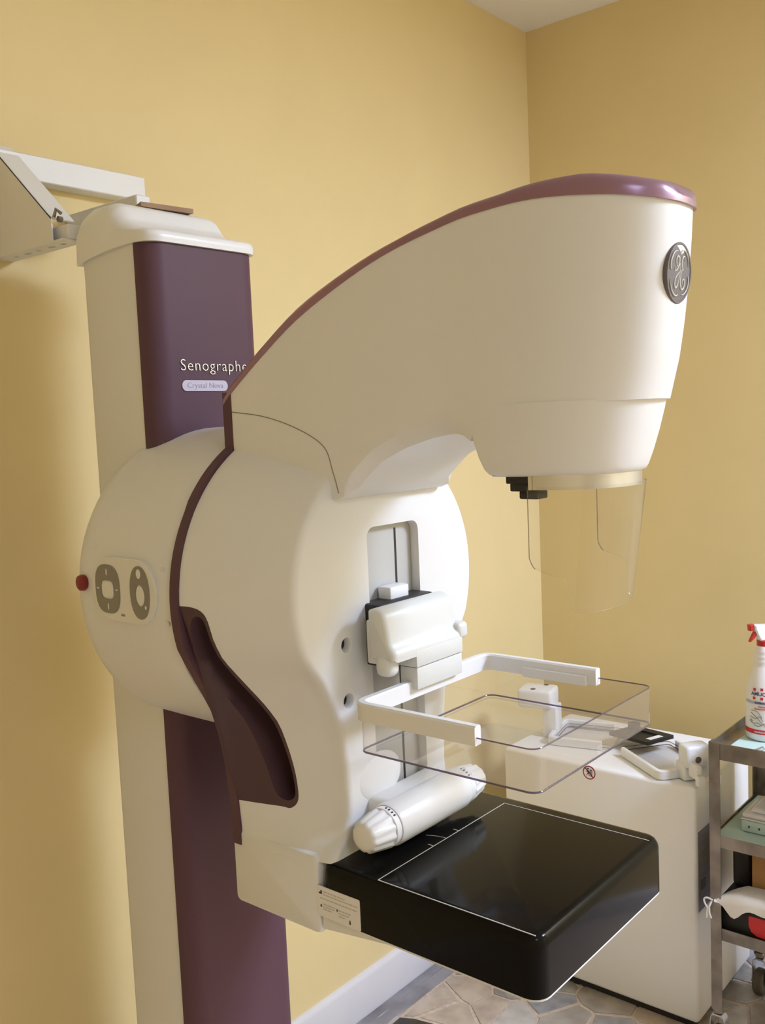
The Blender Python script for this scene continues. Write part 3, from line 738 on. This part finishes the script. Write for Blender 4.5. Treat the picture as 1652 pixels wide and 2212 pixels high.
# spare paddles lying on the cabinet; built lying in their own plane and then turned
def spare(name, loc, label, rz, rx, ry, W_, L_, withtray=True, flip=1):
    t = thing(name, loc, label, 'paddle', 'compression paddles')
    t.rotation_euler = (rx, ry, rz)
    def add(nm, bm, m, par=None, **k):
        finish(bm); me = bpy.data.meshes.new(nm); bm.to_mesh(me); bm.free(); me.materials.append(m)
        o = bpy.data.objects.new(nm, me); COL.objects.link(o); o.parent = par or t
        for kk, v in k.items(): o[kk] = v
        return o
    bm = B(); seg_frame(bm, [Vector((L_, -W_/2, .012)), Vector((0, -W_/2, .012)), Vector((0, W_/2, .012)), Vector((L_, W_/2, .012))], .0125, .023, .018)
    fr_ = add('frame', bm, M['plastic'])
    hz = .095 if flip == 1 else .140
    if flip == 1: bm = boxb(-.052, -.006, -.034, .036, hz-.058, hz, .011, 3)
    else: bm = boxb(-.105, -.002, -.045, .040, hz-.055, hz, .010, 3)
    mb_ = add('mounting_block', bm, M['plastic'])
    add('neck', boxb(-.034, .007, -.032, .032, .001, hz-.05, .004, 2), M['plastic'], mb_)
    for y0_ in (-.032, .014) if flip == 1 else ():
        bm = boxb(-.085, -.046, y0_, y0_+.016, hz-.075, hz-.040, .004, 2); add('hook', bm, M['plastic'], mb_)
        bm = boxb(-.096, -.080, y0_-.002, y0_+.018, hz-.088, hz-.062, .003, 2); add('hook', bm, M['plastic'], mb_)
    if flip == 1:
        bm = B(); lathe(bm, [(.0085, -.0505), (.0085, -.0525), (.007, -.053)], (0, .004, hz-.036), 'X', 18); add('cap', bm, M['dot'], mb_)
    else:
        for px_, py_ in ((-.060, -.030), (-.036, .024)):
            bm = B(); lathe(bm, [(.0075, hz-.002), (.0075, hz+.0006), (.0065, hz+.001)], (px_, py_, 0), 'Z', 18); add('cap', bm, M['dot'], mb_)
    if withtray:
        bm, bmr = B(), B(); tray(bm, bmr, .01, L_+.03, -W_/2+.008, W_/2-.008, .001, .012); tr_ = add('clear_tray', bm, M['tray']); add('tray_edge', bmr, M['rim'], tr_)
    return t
spare('compression_paddle', (.700, -.478, .642), 'small spare compression paddle lying at the right end of the white cabinet', radians(144), 0, 0, .165, .19, True, 1)
spare('compression_paddle', (.262, -.375, .642), 'spare compression paddle with two dark caps lying at the back left of the white cabinet', radians(14), 0, 0, .17, .15, True, 2)
# black cassette insert with white window
ci = thing('cassette_frame', (.510, -.345, .672), 'black plastic frame with small white window lying behind the spare paddle', 'frame')
ci.rotation_euler = (0, radians(-4), radians(-20))
def local(nm, bm, m, par, **k):
    finish(bm); me = bpy.data.meshes.new(nm); bm.to_mesh(me); bm.free(); me.materials.append(m); o = bpy.data.objects.new(nm, me); COL.objects.link(o); o.parent = par
    for kk, v in k.items(): o[kk] = v
    return o
bm = B(); o_ = rrect(-.075, .075, -.05, .05, .004, 2); i_ = rrect(-.045, .045, -.026, .026, .003, 2)
loft(bm, [[(*p, z) for p in q] for q, z in ((o_, 0), (o_, .009), (i_, .009), (i_, 0), (o_, 0))], False, False); bmesh.ops.remove_doubles(bm, verts=bm.verts, dist=1e-6)
box(bm, -.046, .046, -.027, .027, .001, .004); box(bm, -.073, -.045, .02, .047, .008, .024, .003, 1)
local('frame_body', bm, M['blackm'], ci); local('window', boxb(.046, .064, -.028, .02, .0088, .0096), M['cloth'], ci)

# ================================================================ STEEL TROLLEY
tx0, tx1, ty0, ty1 = .800, 1.30, -.600, -.275
tl = thing('steel_trolley', (1.05, -.41, 0), 'worn stainless steel trolley with three shelves on casters beside the white cabinet', 'trolley')
for ix, x in enumerate((tx0, tx1)):
    for iy, y in enumerate((ty0, ty1)):
        sx = 1 if ix == 0 else -1; sy = 1 if iy == 0 else -1; bm = B()
        L_ = [(0, 0), (.026, 0), (.026, .003), (.003, .003), (.003, .026), (0, .026)]
        loft(bm, [[(x+sx*u, y+sy*v, z) for u, v in L_] for z in (.115, .785)])
        leg = obj('leg', bm, M['steel'], tl)
        bm = B(); lathe(bm, [(.012, .118), (.0145, .115), (.0145, .108), (.010, .104)], (x+sx*.013, y+sy*.013, 0), 'Z', 20); cst = obj('caster', bm, M['steel'], tl)
        bm = B(); wx, wy = x+sx*.013, y+sy*.013
        pr = [(-.019, .030), (-.019, .082), (-.016, .096), (-.010, .103), (.010, .103), (.016, .096), (.019, .082), (.019, .030)]
        loft(bm, [[(wx+u, wy+dy, z) for u, z in pr+[(a*.88, min(b2, .0985)) for a, b2 in reversed(pr)]] for dy in (-.012, .012)]); obj('fork', bm, M['silver'], cst, ang=30)
        bm = B(); lathe(bm, [(.020, -.012), (.030, -.0125), (.034, -.009), (.0345, 0), (.034, .009), (.030, .0125), (.020, .012)], (wx, wy, .0345), 'X', 28); obj('wheel', bm, M['rubber'], cst)
        bm = B(); lathe(bm, [(.004, -.024), (.006, -.0235), (.006, .0235), (.004, .024)], (wx, wy, .0345), 'X', 12); obj('axle', bm, M['silver'], cst)
def shelf(z, rim, par=tl):
    bm = boxb(tx0+.004, tx1-.004, ty0+.004, ty1-.004, z-.003, z); s_ = obj('shelf', bm, M['steel'], par)
    for a in ((tx0+.003, tx1-.003, ty0+.003, ty0+.006), (tx0+.003, tx1-.003, ty1-.006, ty1-.003)): obj('rim', boxb(*a, z-.022, z+rim), M['steel'], s_)
    for a in ((tx0+.003, tx0+.006, ty0+.006, ty1-.006), (tx1-.006, tx1-.003, ty0+.006, ty1-.006)): obj('rim', boxb(*a, z-.022, z+rim), M['steel'], s_)
    return s_
shelf(.766, .018); shelf(.550, .007); shelf(.318, .008)

# cloths on the shelves: slightly rumpled sheets
def sheet(name, pts, z, m, label, cat, amp=.002, n=14, drop=0, group=None):
    a, b_, c, d = [Vector((*p, 0)) for p in pts]; bm = B(); V = []
    for i in range(n+1):
        row = []
        for j in range(n+1):
            u, v = i/n, j/n; p = (a*(1-u)+b_*u)*(1-v)+(d*(1-u)+c*u)*v
            p.z = z+amp*(1+sin(7*u+3*v*v*4+z*9)*cos(5*v-2*u))*.5; row.append(p)
        V.append(row)
    rings_top = [[bm.verts.new(p) for p in r] for r in V]; rings_b = [[bm.verts.new(p-Vector((0, 0, .0008))) for p in r] for r in V]
    for i in range(n):
        for j in range(n):
            bm.faces.new((rings_top[i][j], rings_top[i+1][j], rings_top[i+1][j+1], rings_top[i][j+1])); bm.faces.new((rings_b[i][j], rings_b[i][j+1], rings_b[i+1][j+1], rings_b[i+1][j]))
    for i in range(n):
        for s0, s1 in ((rings_top[i][0], rings_top[i+1][0]), (rings_top[i][n], rings_top[i+1][n])):
            k = 0 if s0 in [r[0] for r in rings_top] else n; bm.faces.new((s0, s1, rings_b[i+1][k], rings_b[i][k]))
        for k in (0, n): bm.faces.new((rings_top[k][i], rings_top[k][i+1], rings_b[k][i+1], rings_b[k][i]))
    return obj(name, bm, m, label=label, cat=cat, group=group)
sheet('paper_cloth', ((.835, -.588), (1.28, -.585), (1.28, -.29), (.838, -.32)), .7672, M['mint'], 'pale mint paper cloth under the spray bottle on the top trolley shelf', 'cloth')
sheet('paper_cloth', ((.809, -.588), (1.285, -.586), (1.285, -.29), (.81, -.29)), .5512, M['mint'], 'pale mint paper cloth lining the middle trolley shelf', 'cloth')
# small metal clip lying on the top cloth
bm = B(); tube(bm, [(0.894, -.572, .7725), (0.906, -.566, .778), (0.914, -.562, .782), (0.920, -.566, .779), (0.914, -.571, .7755), (0.902, -.574, .7725)], .0018, 6); tube(bm, [(0.900, -.575, .772), (0.910, -.556, .776)], .0016, 6)
obj('clip', bm, M['silver'], label='small metal clip lying in front of the spray bottle', cat='clip')

# spray bottle
bx_, by_ = .883, -.452
sb = thing('spray_bottle', (bx_, by_, .7695), 'white disinfectant spray bottle with red trigger on the trolley', 'bottle')
def bl(nm, prof, m, par=sb, n=48, **k):
    bm = B(); lathe(bm, prof, (bx_, by_, .7695), 'Z', n); return obj(nm, bm, m, par, **k)
prof = [(.036, 0), (.041, .001), (.044, .006), (.0445, .02), (.0445, .088), (.0440, .105), (.0415, .125), (.037, .145), (.0315, .163), (.0265, .176), (.0235, .184)]
prof += [(r, z) for r, z in ((.0245, .188), (.0245, .193), (.0225, .196), (.0235, .200), (.0235, .205), (.021, .208), (.022, .212), (.021, .217), (.019, .222), (.0175, .228))]
btl = bl('bottle_body', prof, M['bottle'], ang=60)
bl('collar', [(.0165, .226), (.0175, .227), (.0175, .240), (.016, .241)], M['red'])
# trigger head points along d (to the left in the photo)
hd = Vector((-.62, -.78, 0)).normalized(); sd = Vector((-hd.y, hd.x, 0)); o3 = Vector((bx_, by_, .7695))
def hp_(u, v, d): return o3+hd*u+sd*d+Vector((0, 0, v))
bm = B(); prism(bm, [(-.030, .2405), (.014, .2405), (.018, .246), (.024, .258), (.030, .272), (.031, .281), (-.020, .278), (-.033, .270), (-.034, .255)], hp_, -.0105, .0105, .003); obj('spray_head', bm, M['bottle'], sb)
bm = B(); prism(bm, [(.030, .268), (.041, .267), (.042, .282), (.030, .2825)], hp_, -.007, .007, .0015); obj('nozzle', bm, M['red'], sb)
bm = B(); prism(bm, [(.021, .262), (.028, .264), (.033, .255), (.041, .240), (.039, .239), (.028, .248), (.022, .256)], hp_, -.005, .005, .001); obj('trigger', bm, M['red'], sb)
# wrapped print on the bottle; ang 0 = towards the camera
ca = math.atan2(CAM.y-by_, CAM.x-bx_)
def wrap(bm, z0, r, a0=0.0):
    for v in bm.verts:
        a = ca+a0+v.co.x/r; rr = r+.0004+v.co.z; v.co = Vector((bx_+rr*cos(a), by_+rr*sin(a), .7695+z0+v.co.y))
    return bm
def patch(w_, h_, z0, r, m, nm, a0=0.0, n=16, par=btl):
    bm = B(); V = []
    for i in range(n+1):
        V.append([bm.verts.new((-w_/2+w_*i/n, s_*h_/2, 0)) for s_ in (-1, 1)])
    for i in range(n): bm.faces.new((V[i][0], V[i+1][0], V[i+1][1], V[i][1]))
    return obj(nm, wrap(bm, z0, r, a0), m, par)
def dens(bm):
    bmesh.ops.triangulate(bm, faces=bm.faces); bmesh.ops.subdivide_edges(bm, edges=[e for e in bm.edges if e.calc_length() > .006], cuts=2); return bm
patch(.125, .011, .024, .0448, M['redprint'], 'print_band')
patch(.105, .007, .0955, .0446, M['haze'], 'print_band')
bm = text_bm('AMUCHINA', .0125, .0001, .0003); lx = [v.co.x for v in bm.verts]; bmesh.ops.scale(bm, vec=(.066/(max(lx)-min(lx)), 1, 1), verts=bm.verts)
obj('lettering', wrap(dens(bm), .1165, .0428), M['blue'], btl, recalc=False)
for a, z0 in ((-.024, .127), (-.0065, .1285), (.011, .1285), (-.024, .1065), (-.0065, .1065), (.011, .1065)):
    patch(.0065, .0065, z0, .0425 if z0 > .12 else .0444, M['redprint'], 'print_square', a/.043, 3)
bm = text_bm('SUPERFICI SPRAY', .0062, .0001, .0002); obj('lettering', wrap(dens(bm), .0955, .0450), M['blue'], btl, recalc=False)
for k, s_ in enumerate(('Disinfettante', 'Battericida Fungicida')):
    bm = text_bm(s_, .0058, .0001, .0001); obj('lettering', wrap(dens(bm), .0865-.0058*k, .0448), M['redprint'], btl, recalc=False)
bm = text_bm('disinfetta le superfici', .006, .0001, .0001); obj('lettering', wrap(dens(bm), .024, .0452), M['bottle'], btl, recalc=False)
bm = B()      # grey line drawing of surgical tools
for pts in (((-.030, .070), (-.016, .060), (-.004, .048), (.010, .036)), ((-.032, .060), (-.018, .056), (-.008, .062), (.0, .052)), ((-.034, .050), (-.024, .044), (-.012, .046), (-.002, .040)), ((-.028, .076), (-.012, .073), (-.002, .060)), ((-.022, .040), (-.010, .038), (.004, .046), (.014, .040)), ((-.031, .054), (-.026, .049), (-.030, .047))):
    q = spline([(a-.004, b2, 0) for a, b2 in pts], 5); tube(bm, [(a, b2, 0) for a, b2, _ in q], .0007, 4)
obj('tool_drawing', wrap(bm, 0, .0447), M['grey'], btl, kind='stuff')

# white clamshell case on the middle shelf
cs_ = thing('device_case', (.92, -.47, .553), 'white rounded clamshell case with mint base on the middle trolley shelf', 'case')
obj('case_base', boxb(.852, 1.03, -.535, -.40, .5535, .584, .006, 2), M['mintbox'], cs_)
obj('seam_strip', boxb(.8515, 1.0305, -.5355, -.3995, .584, .5875, .001, 1), M['bottle'], cs_)
obj('case_lid', boxb(.854, 1.028, -.533, -.402, .5885, .600, .004, 2), M['bottle'], cs_)
obj('lid_dome', boxb(.870, 1.02, -.522, -.412, .598, .612, .009, 3), M['bottle'], cs_)
obj('hinge_line', boxb(.853, 1.029, -.534, -.401, .5868, .589), M['track'], cs_)
obj('button', boxb(.870, .873, -.5362, -.535, .566, .571), M['ink'], cs_); obj('button', boxb(.894, .897, -.5362, -.535, .566, .571), M['ink'], cs_)
# bottom shelf: black bin with red emblem, cardboard box, tied white bag, dark filler block behind
bn = thing('black_bin', (.99, -.47, .32), 'matte black box with red emblem on the lower trolley shelf', 'box')
bm = boxb(.812, 1.2, -.585, -.30, .319, .392, .004, 2); obj('bin_body', bm, M['blackm'], bn)
bm = B(); prism(bm, [(.886, .370), (.893, .372), (.94, .372), (.94, .318+.006), (.905, .326), (.892, .334), (.886, .348)], lambda u, v, d: Vector((u, -.585-d, v)), -.001, .0008); obj('emblem', bm, M['redprint'], bn)
bm = boxb(.872, 1.15, -.52, -.32, .4005, .492, .002, 1); cbx = thing('cardboard_box', (1.0, -.42, .4), 'small brown cardboard box under the middle trolley shelf', 'box')
obj('carton', bm, M['card'], cbx); obj('tape', boxb(.99, 1.03, -.5208, -.3192, .492, .4924), M['brown'], cbx)
bm = boxb(.816, .862, -.50, -.31, .3925, .518, .012, 3)  # black block added to fill the dark gap beside the carton
obj('bag', bm, M['blackm'], label='upright black filler block between the cabinet and the cardboard box on the trolley', cat='bag')
# tied cloth
bgp = thing('cloth_bag', (.9, -.57, .39), 'white cloth bag with a string knot lying over the black box on the trolley', 'bag')
bm = B(); n = 26; sec = []
for i in range(n+1):
    t = i/n; x = .812+.24*t; k = min(t*4.5, 1)**.7
    zt = .3975+.024*k-.012*max(0, t-.3)+.0015*sin(19*t); zb = .392-.030*math.exp(-((t-.15)/.10)**2)*k+.003*sin(23*t)-.004*k
    yb = -.604+.075*k; yf = -.603+.002*sin(17*t)
    c_ = [(yf, zb), (yf-.001, (zb+zt)/2), (yf+.001, zt-.008), (yf+.010*k, zt), (yf+.4*(yb-yf), zt+.002*k), (yb, zt-.003), (yb+.002*k, .3945), (yf+.4*(yb-yf), .3942), (yf+.016*k, .3940), (yf+.012*k, .392-.3*(.392-zb))]
    if t < .03: c_ = [(-.6055+.0035*cos(2*pi*q_/10+3.6), .396+.0035*sin(2*pi*q_/10+3.6)) for q_ in range(10)]
    sec.append([(x, a, b2) for a, b2 in c_])
loft(bm, sec); obj('bag_body', bm, M['cloth'], bgp, ang=60)
bm = B(); tube(bm, spline([(.808, -.606, .396), (.797, -.612, .402), (.790, -.614, .397), (.793, -.614, .386), (.799, -.613, .378), (.803, -.612, .384), (.806, -.607, .393)], 5), .0022, 6)
tube(bm, spline([(.799, -.613, .380), (.797, -.614, .366), (.7965, -.614, .352)], 4), .0022, 6); tube(bm, spline([(.801, -.613, .380), (.803, -.614, .366), (.807, -.614, .354)], 4), .0022, 6)
obj('string', bm, M['cloth'], bgp)
